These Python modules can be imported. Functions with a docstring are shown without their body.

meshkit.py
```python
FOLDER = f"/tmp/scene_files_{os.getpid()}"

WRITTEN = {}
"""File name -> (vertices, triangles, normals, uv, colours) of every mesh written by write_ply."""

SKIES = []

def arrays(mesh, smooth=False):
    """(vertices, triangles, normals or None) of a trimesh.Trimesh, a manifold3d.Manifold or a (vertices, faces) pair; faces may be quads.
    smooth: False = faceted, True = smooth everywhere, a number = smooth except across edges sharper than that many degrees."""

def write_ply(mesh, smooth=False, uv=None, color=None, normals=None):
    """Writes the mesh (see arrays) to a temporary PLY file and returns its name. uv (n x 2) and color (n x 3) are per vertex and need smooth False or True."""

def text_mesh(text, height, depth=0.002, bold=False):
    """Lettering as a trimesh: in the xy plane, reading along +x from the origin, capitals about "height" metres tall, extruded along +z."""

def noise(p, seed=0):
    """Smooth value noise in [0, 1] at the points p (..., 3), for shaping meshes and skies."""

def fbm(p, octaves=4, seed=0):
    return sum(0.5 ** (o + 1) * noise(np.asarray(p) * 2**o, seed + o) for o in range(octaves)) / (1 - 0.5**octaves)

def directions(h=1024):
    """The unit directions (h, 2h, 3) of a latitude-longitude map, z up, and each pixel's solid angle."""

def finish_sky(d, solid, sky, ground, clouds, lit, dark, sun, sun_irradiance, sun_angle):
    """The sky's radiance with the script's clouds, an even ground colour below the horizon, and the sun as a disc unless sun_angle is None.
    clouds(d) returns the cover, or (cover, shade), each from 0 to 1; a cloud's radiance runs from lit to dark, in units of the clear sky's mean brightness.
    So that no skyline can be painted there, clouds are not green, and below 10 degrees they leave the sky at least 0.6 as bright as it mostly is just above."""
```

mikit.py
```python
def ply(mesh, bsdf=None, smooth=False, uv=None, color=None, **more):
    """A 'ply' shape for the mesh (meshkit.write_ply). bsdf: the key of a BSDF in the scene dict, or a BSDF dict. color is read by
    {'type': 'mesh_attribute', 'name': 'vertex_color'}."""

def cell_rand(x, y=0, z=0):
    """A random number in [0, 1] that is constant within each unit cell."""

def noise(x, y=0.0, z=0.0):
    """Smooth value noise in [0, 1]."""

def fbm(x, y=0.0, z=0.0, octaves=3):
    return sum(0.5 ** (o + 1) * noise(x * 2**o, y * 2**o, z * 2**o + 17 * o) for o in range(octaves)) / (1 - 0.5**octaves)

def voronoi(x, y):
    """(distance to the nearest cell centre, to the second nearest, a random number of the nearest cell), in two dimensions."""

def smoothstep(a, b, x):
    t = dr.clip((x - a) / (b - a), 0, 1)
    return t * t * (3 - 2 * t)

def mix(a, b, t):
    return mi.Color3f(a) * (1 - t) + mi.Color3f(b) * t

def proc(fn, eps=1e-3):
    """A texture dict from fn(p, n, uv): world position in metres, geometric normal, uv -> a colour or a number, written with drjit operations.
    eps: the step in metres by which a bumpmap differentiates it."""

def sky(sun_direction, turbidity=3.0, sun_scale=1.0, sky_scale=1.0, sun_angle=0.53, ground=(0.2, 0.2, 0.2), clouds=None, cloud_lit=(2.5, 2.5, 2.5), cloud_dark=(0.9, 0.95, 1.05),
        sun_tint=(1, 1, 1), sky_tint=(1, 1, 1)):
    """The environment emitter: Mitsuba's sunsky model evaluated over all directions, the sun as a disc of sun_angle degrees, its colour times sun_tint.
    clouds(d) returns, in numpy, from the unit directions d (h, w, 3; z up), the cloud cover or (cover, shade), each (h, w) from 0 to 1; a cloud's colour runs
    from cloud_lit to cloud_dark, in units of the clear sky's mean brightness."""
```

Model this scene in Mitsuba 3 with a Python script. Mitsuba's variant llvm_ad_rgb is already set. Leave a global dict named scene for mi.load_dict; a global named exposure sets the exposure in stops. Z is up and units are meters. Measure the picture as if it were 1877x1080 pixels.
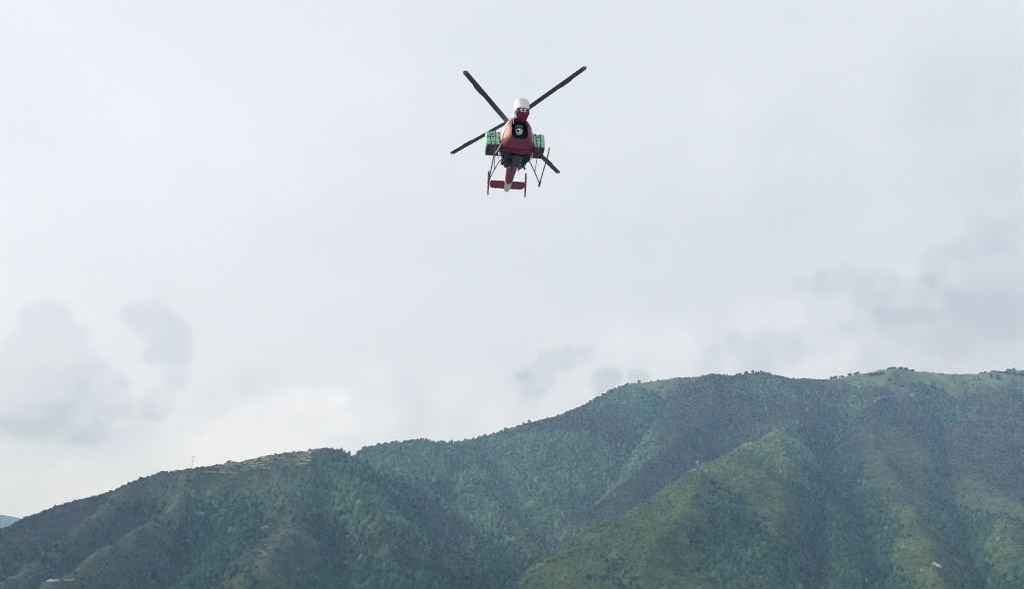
import math
import numpy as np, trimesh, manifold3d
import mitsuba as mi
from scipy.interpolate import RBFInterpolator, RegularGridInterpolator
from scipy.ndimage import gaussian_filter
from scipy.spatial import cKDTree
import meshkit, mikit

scene, labels = {}, {}
T = mi.ScalarTransform4f
HAZE = 0.000105          # extinction of the air, per metre

# ---------------------------------------------------------------- camera, sky, exposure
PITCH = math.radians(21.0)
scene['camera'] = {'type': 'perspective', 'fov': 60.0, 'fov_axis': 'x', 'near_clip': 0.1, 'far_clip': 30000.0,
                   'to_world': T().look_at(origin=[0, 0, 1.7], target=[0, math.cos(PITCH), 1.7 + math.sin(PITCH)], up=[0, 0, 1]),
                   'medium': {'type': 'ref', 'id': 'haze_air'}}
exposure = 3.68
SUN = (-0.80, 0.10, 0.58)

# cloud banks: how much greyer (or, below zero, whiter) than the sheet, how soft, and the heads of the bank: azimuth right of north, elevation, radius in degrees
CLOUDS = [
    (0.3, 2.5, [(-29.0, 16.7, 2.2), (-30.0, 15.1, 2.1), (-27.6, 16.2, 1.7), (-29.2, 13.5, 3.7), (-26.5, 13.0, 3.6), (-28.2, 14.9, 2.8)]),
    (0.4, 6.8, [(-28.4, 9.6, 4.8), (-24.6, 10.5, 4.1), (-28.6, 7.2, 3.5), (-27.7, 11.8, 3.4)]),
    (0.27, 2.4, [(-23.0, 17.7, 2.1), (-24.0, 18.0, 1.4), (-21.8, 17.1, 1.5), (-21.9, 16.0, 1.6), (-21.4, 14.4, 1.3), (-22.5, 16.2, 1.6), (-22.2, 13.0, 1.6)]),
    (-0.24, 2.6, [(-15.2, 12.7, 1.7), (-16.2, 11.5, 2.7), (-13.7, 13.5, 1.5), (-12.0, 12.8, 2.4), (-17.3, 9.7, 3.6), (-14.5, 10.5, 3.3)]),
    (-0.22, 5.1, [(-10.7, 14.1, 2.1), (-9.0, 15.5, 1.7), (-8.5, 13.2, 2.4), (-3.9, 14.6, 2.1), (-1.4, 13.3, 2.4)]),
    (0.18, 5.1, [(-7.3, 14.7, 1.9), (-6.2, 13.2, 2.1), (-7.0, 11.8, 2.1)]),
    (0.16, 5.1, [(-17.2, 14.6, 2.0), (-19.1, 13.6, 2.0), (-15.6, 15.2, 1.5)]),
    (0.3, 2.2, [(2.3, 16.6, 1.4), (3.5, 17.0, 1.4), (4.8, 17.1, 1.1), (5.4, 17.5, 0.7), (1.7, 15.4, 1.7)]),
    (0.14, 4.2, [(0.6, 15.7, 1.5), (1.3, 14.3, 1.7)]),
    (0.3, 1.9, [(6.5, 15.6, 1.0), (6.1, 15.2, 1.2)]),
    (0.3, 1.9, [(8.4, 15.4, 0.9)]),
    (-0.16, 5.1, [(4.8, 14.8, 1.7), (2.6, 13.6, 2.4), (10.6, 17.2, 3.1), (7.8, 18.0, 2.8)]),
    (0.31, 3.4, [(19.4, 20.4, 1.3), (20.4, 20.5, 1.5), (21.9, 20.5, 1.7), (23.3, 20.1, 1.6), (24.9, 19.5, 1.8), (26.4, 19.1, 1.7), (27.7, 18.6, 1.4), (23.5, 19.1, 1.9), (25.9, 18.4, 1.9)]),
    (0.31, 3.4, [(27.5, 20.4, 1.9), (29.0, 20.8, 1.9), (30.6, 21.4, 2.3), (32.1, 21.6, 2.1), (31.2, 19.4, 2.9), (29.4, 19.1, 2.6), (31.4, 17.5, 2.7)]),
    (0.21, 3.1, [(13.4, 16.7, 1.4), (14.9, 17.3, 1.6), (16.6, 17.2, 1.8), (18.2, 16.7, 1.9), (13.0, 15.7, 1.6), (15.8, 15.8, 2.0)]),
    (0.24, 6.0, [(24.5, 17.0, 2.6), (22.0, 17.6, 1.6), (27.4, 16.3, 3.7), (30.4, 15.2, 3.6), (22.9, 15.4, 2.3)]),
    (-0.18, 2.5, [(18.1, 18.7, 1.7), (16.0, 18.5, 1.6)]),
    (-0.18, 2.2, [(21.6, 16.0, 1.2), (20.4, 15.6, 1.0)]),
    (-0.16, 2.2, [(26.5, 15.1, 0.6)]),
    (-0.13, 3.4, [(14.4, 15.8, 1.4), (19.1, 15.2, 1.7)]),
    (0.12, 8.5, [(10.3, 28.0, 6.7), (19.7, 27.9, 7.0)]),
    (0.12, 8.5, [(30.3, 29.7, 6.4), (30.9, 24.9, 5.9)]),
]


def clouds(d):
    """An overcast sky: an even high sheet with low cumulus banks in front of it, all grey or white."""
    x, y, z = d[..., 0], d[..., 1], d[..., 2]
    az, el = np.degrees(np.arctan2(x, y)), np.degrees(np.arcsin(np.clip(z, -1, 1)))
    sheet = meshkit.fbm(d * 1.6 + 3.1, 3, 5)
    wisps = meshkit.fbm(d * np.array([6.0, 6.0, 10.0]), 4, 11)
    lump = meshkit.fbm(d * 26.0, 5, 21) - 0.5
    fine = meshkit.fbm(d * 60.0, 4, 31) - 0.5
    billow = sum(0.5 ** o * np.abs(2 * meshkit.noise(d * 34.0 * 2 ** o + 7.7, 41 + o) - 1) for o in range(3)) / 1.75 - 0.5
    # brighter towards the veiled sun (left), greyer away from it
    toward = d @ (np.array(SUN) / np.linalg.norm(SUN))
    shade = 0.55 - 0.45 * toward + 0.34 * (sheet - 0.5) + 0.22 * (wisps - 0.5)
    for dark, soft, heads in CLOUDS:
        best = np.full(shade.shape, -99.0)
        for a, e, r in heads:
            near = (np.abs(az - a) < 2 * r + 5) & (np.abs(el - e) < 2 * r + 4)
            dist = np.hypot((az[near] - a) * math.cos(math.radians(e)), el[near] - e)
            best[near] = np.maximum(best[near], (r - dist) / (0.20 + 0.085 * r))
        edge = best + 2.4 * lump + 2.6 * fine + 2.4 * billow
        inside = np.clip(edge / soft, 0, 1)
        inside = inside * inside * (3 - 2 * inside)
        rim = np.exp(-((edge - 0.8) / 0.8) ** 2)
        shade = shade + dark * inside * (0.9 + 1.1 * (wisps - 0.45) + 0.8 * lump + 0.6 * billow) - (0.07 / soft) * rim * (best > -50)
    return np.ones_like(shade), np.clip(shade, 0, 1)


scene['sky'] = mikit.sky(SUN, turbidity=4, sun_scale=0.3, sky_scale=0.85, sun_angle=10, ground=(0.06, 0.08, 0.06), clouds=clouds,
                         cloud_lit=(0.955, 1.0, 1.115), cloud_dark=(0.525, 0.585, 0.695))

# the air between the camera and the hills
scene['haze_air'] = {'type': 'homogeneous', 'albedo': {'type': 'rgb', 'value': [0.915, 0.95, 0.975]},
                     'sigma_t': {'type': 'rgb', 'value': [HAZE * 0.58, HAZE, HAZE * 1.7]}}

# ---------------------------------------------------------------- helpers


def put(key, mesh, bsdf, smooth=False, color=None, **more):
    scene[key] = mikit.ply(mesh, bsdf, smooth=smooth, color=color, **more)
    return key


def tag(key, label=None, category=None, group=None, kind=None):
    d = {k: v for k, v in (('label', label), ('category', category), ('group', group), ('kind', kind)) if v}
    labels[key] = d
    return key


used = {}


def name(base):
    used[base] = used.get(base, -1) + 1
    return base if used[base] == 0 else f'{base}_{used[base]:03d}'


def paint(rough=0.45, color=(0.5, 0.5, 0.5), vary=0.12, scale=9.0, metallic=0.0, coat=0.0):
    """A painted or bare surface with fine dirt grain (in the thing's own paint, not in its light)."""
    c = np.array(color, float)

    def fn(p, n, uv):
        t = mikit.fbm(p.x * scale, p.y * scale, p.z * scale, 3)
        return mikit.mix((c * (1 - vary)).tolist(), np.minimum(c * (1 + vary), 0.95).tolist(), t)
    return {'type': 'twosided', 'b': {'type': 'principled', 'base_color': mikit.proc(fn), 'roughness': rough, 'metallic': metallic, 'clearcoat': coat}}


def flat(color, rough=0.6, metallic=0.0):
    return {'type': 'twosided', 'b': {'type': 'principled', 'base_color': {'type': 'rgb', 'value': list(color)}, 'roughness': rough, 'metallic': metallic}}


def matte(scale=1.0):
    return {'type': 'twosided', 'b': {'type': 'diffuse', 'reflectance': {'type': 'mesh_attribute', 'name': 'vertex_color', 'scale': scale}}}

# ---------------------------------------------------------------- the hills: ridge and gully lines in metres (x right, y away, z up)
LINES = {
    'L': [(-900,1060,20),(-719,1130,60),(-673,1200,114),(-622,1230,162),(-570,1255,184),(-535,1275,208),(-512,1290,222),(-478,1305,228),(-438,1325,238),(-381,1350,252),(-336,1370,263),(-288,1400,274)],
    's1': [(-535,1275,208),(-530,1190,159),(-540,1080,99),(-542,985,53),(-539,930,29)],
    's2': [(-478,1305,228),(-438,1190,159),(-441,1060,97),(-447,985,65),(-457,915,41)],
    's3': [(-381,1350,252),(-285,1200,156),(-265,1110,112),(-258,950,48)],
    's4': [(-288,1400,274),(-235,1290,210),(-171,1150,133),(-111,960,46)],
    'M': [(-227,1850,376),(-179,1820,357),(-91,1690,275),(-33,1570,206),(16,1460,156),(40,1310,98)],
    'm2': [(-227,1850,376),(-183,1680,284),(-86,1330,138),(-33,1150,74)],
    'Bc': [(-301,1770,349),(-256,1815,366),(-227,1850,376),(-165,1930,391),(-112,2000,406),(-74,2030,425),(15,2080,456),(61,2090,476),(148,2120,515),(232,2140,561),(275,2150,580),(331,2160,593),(434,2190,618),(522,2150,610),(621,2110,604),(663,2120,602),(740,2150,597),(822,2150,603),(879,2150,616),(976,2150,631),(1083,2150,613),(1190,2120,607),(1251,2090,607),(1450,2050,579),(1729,2000,552)],
    'b0': [(232,2140,561),(179,1960,440),(67,1780,311),(47,1680,253)],
    'b1': [(522,2150,610),(428,1900,426),(276,1720,301),(178,1620,230),(111,1530,176)],
    'F': [(740,2150,597),(615,1900,451),(509,1700,364),(422,1580,318),(308,1430,257),(228,1330,203),(176,1260,170),(114,1180,138),(74,1110,111),(38,1040,77),(9,970,43),(-19,880,4)],
    'f1': [(509,1700,364),(465,1500,262),(402,1330,177),(345,1180,109),(272,1010,45)],
    'f2': [(308,1430,257),(252,1240,165),(192,1110,103),(131,970,43)],
    'r1': [(976,2150,626),(852,2000,506),(733,1790,368),(665,1540,232),(592,1320,137),(476,1030,46)],
    'r2': [(1190,2120,604),(1009,1850,404),(818,1500,208),(560,1040,46)],
    'r3': [(1450,2050,579),(1062,1600,290),(632,1020,46)],
    'gLM': [(-279,1480,289),(-224,1440,236),(-174,1400,198),(-110,1310,146),(-50,1220,104),(5,1110,71),(-10,1010,40)],
    'gmM': [(-140,1660,268),(-51,1450,165),(8,1230,91)],
    'gMb': [(-65,1960,395),(-21,1830,316),(21,1640,214),(54,1480,147)],
    'gb': [(332,2020,490),(210,1790,320),(108,1610,210)],
    'gFR': [(746,1990,487),(669,1850,398),(611,1690,312),(544,1440,208),(464,1180,103),(405,990,42)],
    'gff': [(335,1340,200),(256,1130,103),(196,985,43)],
    'gf1': [(482,1440,213),(397,1190,108),(334,1000,45)],
    'gr': [(983,2000,500),(827,1690,304),(698,1400,160),(521,1035,45)],
    'gr2': [(1235,1960,490),(915,1520,227),(590,1020,45)],
    'gFB': [(484,1830,338),(397,1710,280),(283,1560,215),(203,1460,160),(151,1390,128),(89,1310,100),(55,1240,82),(28,1170,70)],
    'v12': [(-493,1190,148),(-498,1119,107),(-501,1055,74),(-503,1002,50),(-505,961,32),(-506,924,18)],
    'v23': [(-393,1207,154),(-384,1136,113),(-383,1079,85),(-382,1033,65),(-385,980,45),(-387,927,25)],
    'v34': [(-273,1286,198),(-246,1230,162),(-225,1176,133),(-205,1116,103),(-187,1036,68),(-170,956,33)],
}


def resample(line, step):
    line, out = np.array(line, float), []
    for a, b in zip(line[:-1], line[1:]):
        n = max(1, int(np.linalg.norm(b[:2] - a[:2]) / step))
        out += [a + (b - a) * i / n for i in range(n)]
    return np.array(out + [line[-1]])


def control_points():
    pts = [resample(v, 55) for v in LINES.values()]
    L, B = resample(LINES['L'], 55), resample(LINES['Bc'], 70)
    pts += [L + [0, 110, -30], L[:-2] + [0, 260, -95], B + [20, 130, -22], B + [30, 420, -130], B + [40, 800, -330]]
    pts.append([[x, 640, -4] for x in range(-1700, 1900, 140)])          # the valley floor in front
    pts.append([[x, 800, 6] for x in range(-1700, -700, 140)] + [[x, 820, 8] for x in range(760, 1900, 140)])
    pts.append([[-1300, y, -4] for y in range(900, 3100, 140)] + [[-900, y, -4] for y in range(1500, 3100, 140)] + [[x, 3050, 60] for x in range(-700, 2000, 200)])
    pts.append([[2000, y, 60 + 0.28 * (y - 800)] for y in range(800, 2100, 160)])
    p = np.vstack([np.asarray(q, float) for q in pts])
    _, keep = np.unique(np.round(p[:, :2] / 14), axis=0, return_index=True)
    return p[np.sort(keep)]


def ridged(p, octaves, seed):
    return sum(0.5 ** o * (1 - np.abs(2 * meshkit.noise(p * 2 ** o, seed + o) - 1)) for o in range(octaves))


STEP = 5.0
GX, GY = np.arange(-1120, 1560.1, STEP), np.arange(700, 2440.1, STEP)


def make_heights():
    cp = control_points()
    rbf = RBFInterpolator(cp[:, :2], cp[:, 2], kernel='linear', smoothing=2.0)
    cx, cy = np.arange(GX[0], GX[-1] + 1, 10.0), np.arange(GY[0], GY[-1] + 1, 10.0)
    xx, yy = np.meshgrid(cx, cy, indexing='ij')
    z = rbf(np.stack([xx.ravel(), yy.ravel()], 1)).reshape(xx.shape)
    for _ in range(1):                                                    # soften the pinched control points
        zp = np.pad(z, 1, mode='edge')
        z = (zp[:-2, 1:-1] + zp[2:, 1:-1] + zp[1:-1, :-2] + zp[1:-1, 2:] + 2 * z) / 6
    f = RegularGridInterpolator((cx, cy), z, bounds_error=False, fill_value=None)
    xx, yy = np.meshgrid(GX, GY, indexing='ij')
    z = f(np.stack([xx, yy], -1))
    # rills running down the slopes and rounded lumps of rock under the scrub
    q = np.stack([xx, yy * 0.45, 0 * xx], -1)
    warp = 40 * (meshkit.fbm(np.stack([xx, yy, 0 * xx], -1) / 160, 3, 3)[..., None] - 0.5)
    crest = cKDTree(np.vstack([resample(LINES[k], 8)[:, :2] for k in ('L', 'Bc', 'F')]))
    calm = 1 - 0.75 * np.exp(-(crest.query(np.stack([xx, yy], -1).reshape(-1, 2), workers=-1)[0].reshape(xx.shape) / 45) ** 2)
    amp = np.clip((z - 5) / 60, 0, 1) * calm
    z = z + amp * (22.0 * (ridged((q + warp) / 110, 3, 40) - 1.0) + 6.0 * (meshkit.fbm(np.stack([xx, yy, 0 * xx], -1) / 70, 4, 50) - 0.5))
    # water has cut the gullies sharp; the spurs keep narrow crests
    for keys, depth, width in (([k for k in LINES if k[0] in 'gv' and k != 'gff'], -36.0, 30.0), (['s1', 's2', 's3', 's4', 'M', 'F', 'f1', 'f2', 'r1', 'b1'], 17.0, 24.0)):
        line = np.vstack([resample(LINES[k], 8)[14 if k == 'gLM' else 3:, :2] for k in keys])
        d = cKDTree(line).query(np.stack([xx, yy], -1).reshape(-1, 2), workers=-1)[0].reshape(xx.shape)
        z = z + amp * depth * np.exp(-d / width)
    return z


GZ = make_heights()
height = RegularGridInterpolator((GX, GY), GZ, bounds_error=False, fill_value=-5.0)
GU, GV = np.gradient(GZ, STEP)


def z_at(x, y):
    out = height(np.stack([np.asarray(x, float), np.asarray(y, float)], -1))
    return out if np.ndim(x) else float(out.ravel()[0])

# ---------------------------------------------------------------- what grows where: T dark broadleaf trees, C paler broadleaf trees, D dry grey-green scrub, E straw grass of the bare crests, P bare purple-brown scrub, O olive scrub, G meadow, B bright bushes
GROVES = {
    'T': [(-566,1088),(-569,1172),(-566,1082),(-518,1166),(-497,1202),(-420,1139),(-358,1103),(-364,1070),(-485,1259),(-250,1139),(-138,1025),(-169,1406),(-102,1010),(-231,1655),(-56,1088),(-330,1151),(-280,956),(-433,1217),(-189,1075),(586,2066),(95,1037),(264,1247),(282,1208),(305,1193),(282,1082),(303,1310),(612,1760),(994,2051),(346,2093),(516,1265),(566,1544),(513,1370),(332,1157),(392,1142),(697,1379),(282,1040),(780,1883),(478,1475)],
    'P': [(-604,1148),(-560,1133),(-528,1187),(-530,1163),(-522,1118),(-532,1058),(-416,1025),(-429,950),(-271,1271),(-96,1367),(98,2006),(194,1997),(195,1922),(56,1601),(188,1604),(281,1691),(335,1853),(381,1952),(442,2000),(492,1928),(430,2060),(682,1994),(852,2012),(668,1790),(823,1916),(429,2093),(474,2069),(1075,2005),(1062,1907),(948,1802),(839,1697),(909,1634),(910,1913),(889,1778),(1168,2006),(757,2060),(628,1952)],
    'O': [(222,1259),(132,1136),(62,1073),(34,1010),(146,1058),(226,1145),(212,1031),(186,1187),(100,1109),(66,1007),(165,998),(407,1298),(388,1205),(584,1277),(477,1118),(665,1232),(540,1136),(350,1424),(408,1343)],
    'G': [(405,2132),(360,2132),(947,2105),(886,2108),(1009,2090),(1081,2102),(1113,2066),(1201,2072),(1184,2087),(913,2051),(1023,2066),(820,2111)],
    'B': [(405,1532),(323,1427),(429,1502),(512,1679)],
    'C': [(-399,1256),(-288,1286),(-308,1205),(-250,1310),(-198,1169),(-212,1730),(-123,1709),(-38,1889),(-32,1616),(-219,1253),(300,2044),(158,1874),(45,1856),(147,1766),(96,1640),(237,1805),(538,1667),(617,2020),(778,1982),(981,2030),(299,2087),(1204,2048)],
    'D': [(-437,1127),(-433,1058),(-439,968),(-512,1271),(-455,1286),(-374,1280),(-320,1319),(-414,1304),(-250,1031),(-250,971),(748,1763),(771,1724),(632,1607),(660,1499),(777,1592),(795,1481)],
}
KINDS = 'TPOGBCDE'
TONE = {'T': (0.020, 0.055, 0.040), 'P': (0.032, 0.041, 0.040), 'O': (0.052, 0.086, 0.045), 'G': (0.088, 0.128, 0.076), 'B': (0.080, 0.132, 0.062), 'C': (0.056, 0.112, 0.078), 'D': (0.048, 0.074, 0.053), 'E': (0.074, 0.096, 0.072)}
SEEDS = np.array([p for k in GROVES for p in GROVES[k]], float)
SEED_KIND = np.array([i for i, k in enumerate(KINDS) for p in GROVES.get(k, [])])


CRESTS = cKDTree(np.vstack([resample(LINES[k], 5)[8:, :2] for k in ('s1', 's2', 's3')]))
KEEP_OUT = np.array([(931, 2018, 17), (944, 2028, 13), (916, 2016, 8), (897, 2011, 8), (878, 2000, 8), (856, 1986, 7), (833, 1966, 7), (-419, 1322, 11), (-392, 1332, 9), (-452, 912, 9), (504, 1094, 8), (484, 1090, 6), (-444, 930, 6)], float)
_s = gaussian_filter(GZ, 3)
hollow = RegularGridInterpolator((GX, GY), np.clip((gaussian_filter(GZ, 11) - _s) / 5.0, -1.6, 1.6), bounds_error=False, fill_value=0.0)


def species(x, y):
    """The share of each kind at (x, y): the nearest groves win, with ragged borders."""
    p = np.stack([x, y], -1)
    q = np.stack([x, y, 0 * x], -1)
    p = p + 150 * np.stack([meshkit.fbm(q / 120, 4, 61) - 0.5, meshkit.fbm(q / 120, 4, 67) - 0.5], -1)
    share = np.zeros(p.shape[:-1] + (8,))
    for s, k in zip(SEEDS, SEED_KIND):
        d2 = ((p - s) ** 2 * [1, 0.5]).sum(-1)
        share[..., k] += 1 / (d2 + 32 ** 2) ** 1.7
    # trees keep to the damp hollows, grass and scrub to the dry crests
    h = hollow(np.stack([x, y], -1))
    share *= np.exp(h[..., None] * np.array([1.2, -0.2, -0.9, -0.6, -0.3, 0.4, -0.7, 0]))
    d = CRESTS.query(np.stack([x, y], -1).reshape(-1, 2), workers=-1)[0].reshape(np.shape(x))
    share[..., 7] += 1.6 * share.sum(-1) * np.exp(-(d / 10) ** 2)          # dry grass along the narrow crests of the left spurs
    return share / share.sum(-1, keepdims=True)


def ground_colour(x, y):
    w = species(x, y) ** 1.5
    w /= w.sum(-1, keepdims=True)
    q = np.stack([x, y, 0 * x], -1)
    c = w @ np.array([TONE[k] for k in KINDS])
    n = meshkit.fbm(q / 14, 4, 71)[..., None]
    m = meshkit.fbm(q / 60, 3, 77)[..., None]
    return c * (0.42 + 0.9 * n) * (0.7 + 0.6 * m)


def grid_mesh(gx, gy, gz):
    nx, ny = len(gx), len(gy)
    xx, yy = np.meshgrid(gx, gy, indexing='ij')
    v = np.stack([xx.ravel(), yy.ravel(), gz.ravel()], 1)
    i = np.arange(nx * ny).reshape(nx, ny)
    a, b, c, d = i[:-1, :-1].ravel(), i[1:, :-1].ravel(), i[1:, 1:].ravel(), i[:-1, 1:].ravel()
    return v, np.vstack([np.stack([a, b, c], 1), np.stack([a, c, d], 1)])


scene['veg_bsdf'] = matte()
tv, tf = grid_mesh(GX, GY, GZ)
put('hills', (tv, tf), 'veg_bsdf', smooth=True, color=ground_colour(tv[:, 0], tv[:, 1]))
tag('hills', 'green scrub covered mountain slopes with spurs and gullies', kind='structure')


def seen(x, y, z, up=9.0):
    """Whether the place can be seen from around the camera (so that nothing grows where no one can see it)."""
    az = np.arctan2(x, y)
    ok = np.abs(np.degrees(az)) < 36
    e = (z + up) / np.hypot(x, y)
    top = np.full(x.shape, -9.0)
    for t in np.linspace(0.35, 0.995, 90):
        px, py = x * t, y * t
        top = np.maximum(top, np.where(py > GY[0], z_at(px, np.maximum(py, GY[0])) / np.hypot(px, py), -9))
    return ok & (e > top)


rng = np.random.default_rng(7)


def scatter(spacing, kinds, bound):
    gx, gy = np.meshgrid(np.arange(GX[0] + 5, GX[-1] - 5, spacing), np.arange(GY[0] + 5, GY[-1] - 5, spacing), indexing='ij')
    x = gx.ravel() + rng.uniform(-.95, .95, gx.size) * spacing
    y = gy.ravel() + rng.uniform(-.95, .95, gx.size) * spacing
    pre = np.abs(x / y) < 0.73
    x, y = x[pre], y[pre]
    z = z_at(x, y)
    keep = (z > 8)
    x, y, z = x[keep], y[keep], z[keep]
    keep = seen(x, y, z)
    x, y, z = x[keep], y[keep], z[keep]
    w = species(x, y) ** 1.6
    w /= w.sum(-1, keepdims=True)
    k = (rng.random(len(x))[:, None] > np.cumsum(w, 1)).sum(1)
    clear = (np.hypot(x[:, None] - KEEP_OUT[:, 0], y[:, None] - KEEP_OUT[:, 1]) > KEEP_OUT[:, 2]).all(1)
    ok = clear & np.isin(k, [KINDS.index(c) for c in kinds]) & (rng.random(len(x)) < np.array(bound)[k])
    return x[ok], y[ok], z[ok], k[ok]


def domes(x, y, z, r, h, col, ring=7):
    """One ragged clump of foliage per place: a skirt in the ground, a shoulder ring and a crown, all uneven."""
    n = len(x)
    a = np.arange(ring) / ring * 2 * np.pi + rng.uniform(0, 6.3, (n, 1)) + rng.uniform(-.3, .3, (n, ring))
    r0, r1 = r[:, None] * rng.uniform(.7, 1.1, (n, ring)), r[:, None] * rng.uniform(.55, 1.15, (n, ring))
    h1 = h[:, None] * rng.uniform(.35, .95, (n, ring))
    low = np.stack([x[:, None] + r0 * np.cos(a), y[:, None] + r0 * np.sin(a), np.broadcast_to((z - 1.2 - .7 * r)[:, None], a.shape)], -1)
    b = a + np.pi / ring
    mid = np.stack([x[:, None] + r1 * np.cos(b), y[:, None] + r1 * np.sin(b), z[:, None] + h1], -1)
    top = np.stack([x + r * rng.uniform(-.3, .3, n), y + r * rng.uniform(-.3, .3, n), z + h * rng.uniform(.9, 1.2, n)], -1)[:, None]
    v = np.concatenate([low, mid, top], 1)
    m = 2 * ring + 1
    i, j = np.arange(ring), (np.arange(ring) + 1) % ring
    f = np.vstack([np.stack([i, j, i + ring], 1), np.stack([j, j + ring, i + ring], 1), np.stack([i + ring, j + ring, 0 * i + 2 * ring], 1)])
    f = (f[None] + (np.arange(n) * m)[:, None, None]).reshape(-1, 3)
    c = np.repeat(col[:, None], m, 1) * rng.uniform(.85, 1.15, (n, m, 1))
    return v.reshape(-1, 3), f, c.reshape(-1, 3)


def plant_colour(x, y, k, spread):
    c = np.array([TONE[q] for q in KINDS])[k]
    q = np.stack([x, y, 0 * x], -1)
    patch = (0.6 * meshkit.fbm(q / 60, 3, 81) + 0.4 * meshkit.fbm(q / 17, 2, 83))[:, None]
    c = c * np.exp(rng.normal(0, spread, (len(x), 1))) * (0.25 + 1.5 * patch)
    return np.clip(c * np.exp(rng.normal(0, .05, (len(x), 3))), 0.008, 0.4)


x, y, z, k = scatter(4.6, 'TBC', (.95, 0, 0, 0, .8, .95, 0, 0))
r = np.clip(2.1 * np.exp(rng.normal(0, .40, len(x))), .9, 4.2) * np.where(k == 4, .75, 1)
v, f, c = domes(x, y, z, r, r * rng.uniform(1.1, 2.3, len(x)), plant_colour(x, y, k, .19))
put('tree_cover', (v, f), 'veg_bsdf', color=c)
tag('tree_cover', 'dense teal green broadleaf tree cover on the hillsides and in the gullies', 'tree cover', kind='stuff')
N_TREES = len(x)

x, y, z, k = scatter(3.7, 'POGTDE', (.08, .85, .62, .08, 0, 0, .75, .35))
r = np.clip(1.4 * np.exp(rng.normal(0, .35, len(x))), .6, 3.2)
v, f, c = domes(x, y, z, r, r * rng.uniform(.6, 1.2, len(x)), plant_colour(x, y, k, .14), ring=6)
put('scrub', (v, f), 'veg_bsdf', color=c)
tag('scrub', 'low brown and olive scrub covering the spurs and upper slopes', 'scrub', kind='stuff')

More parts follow.
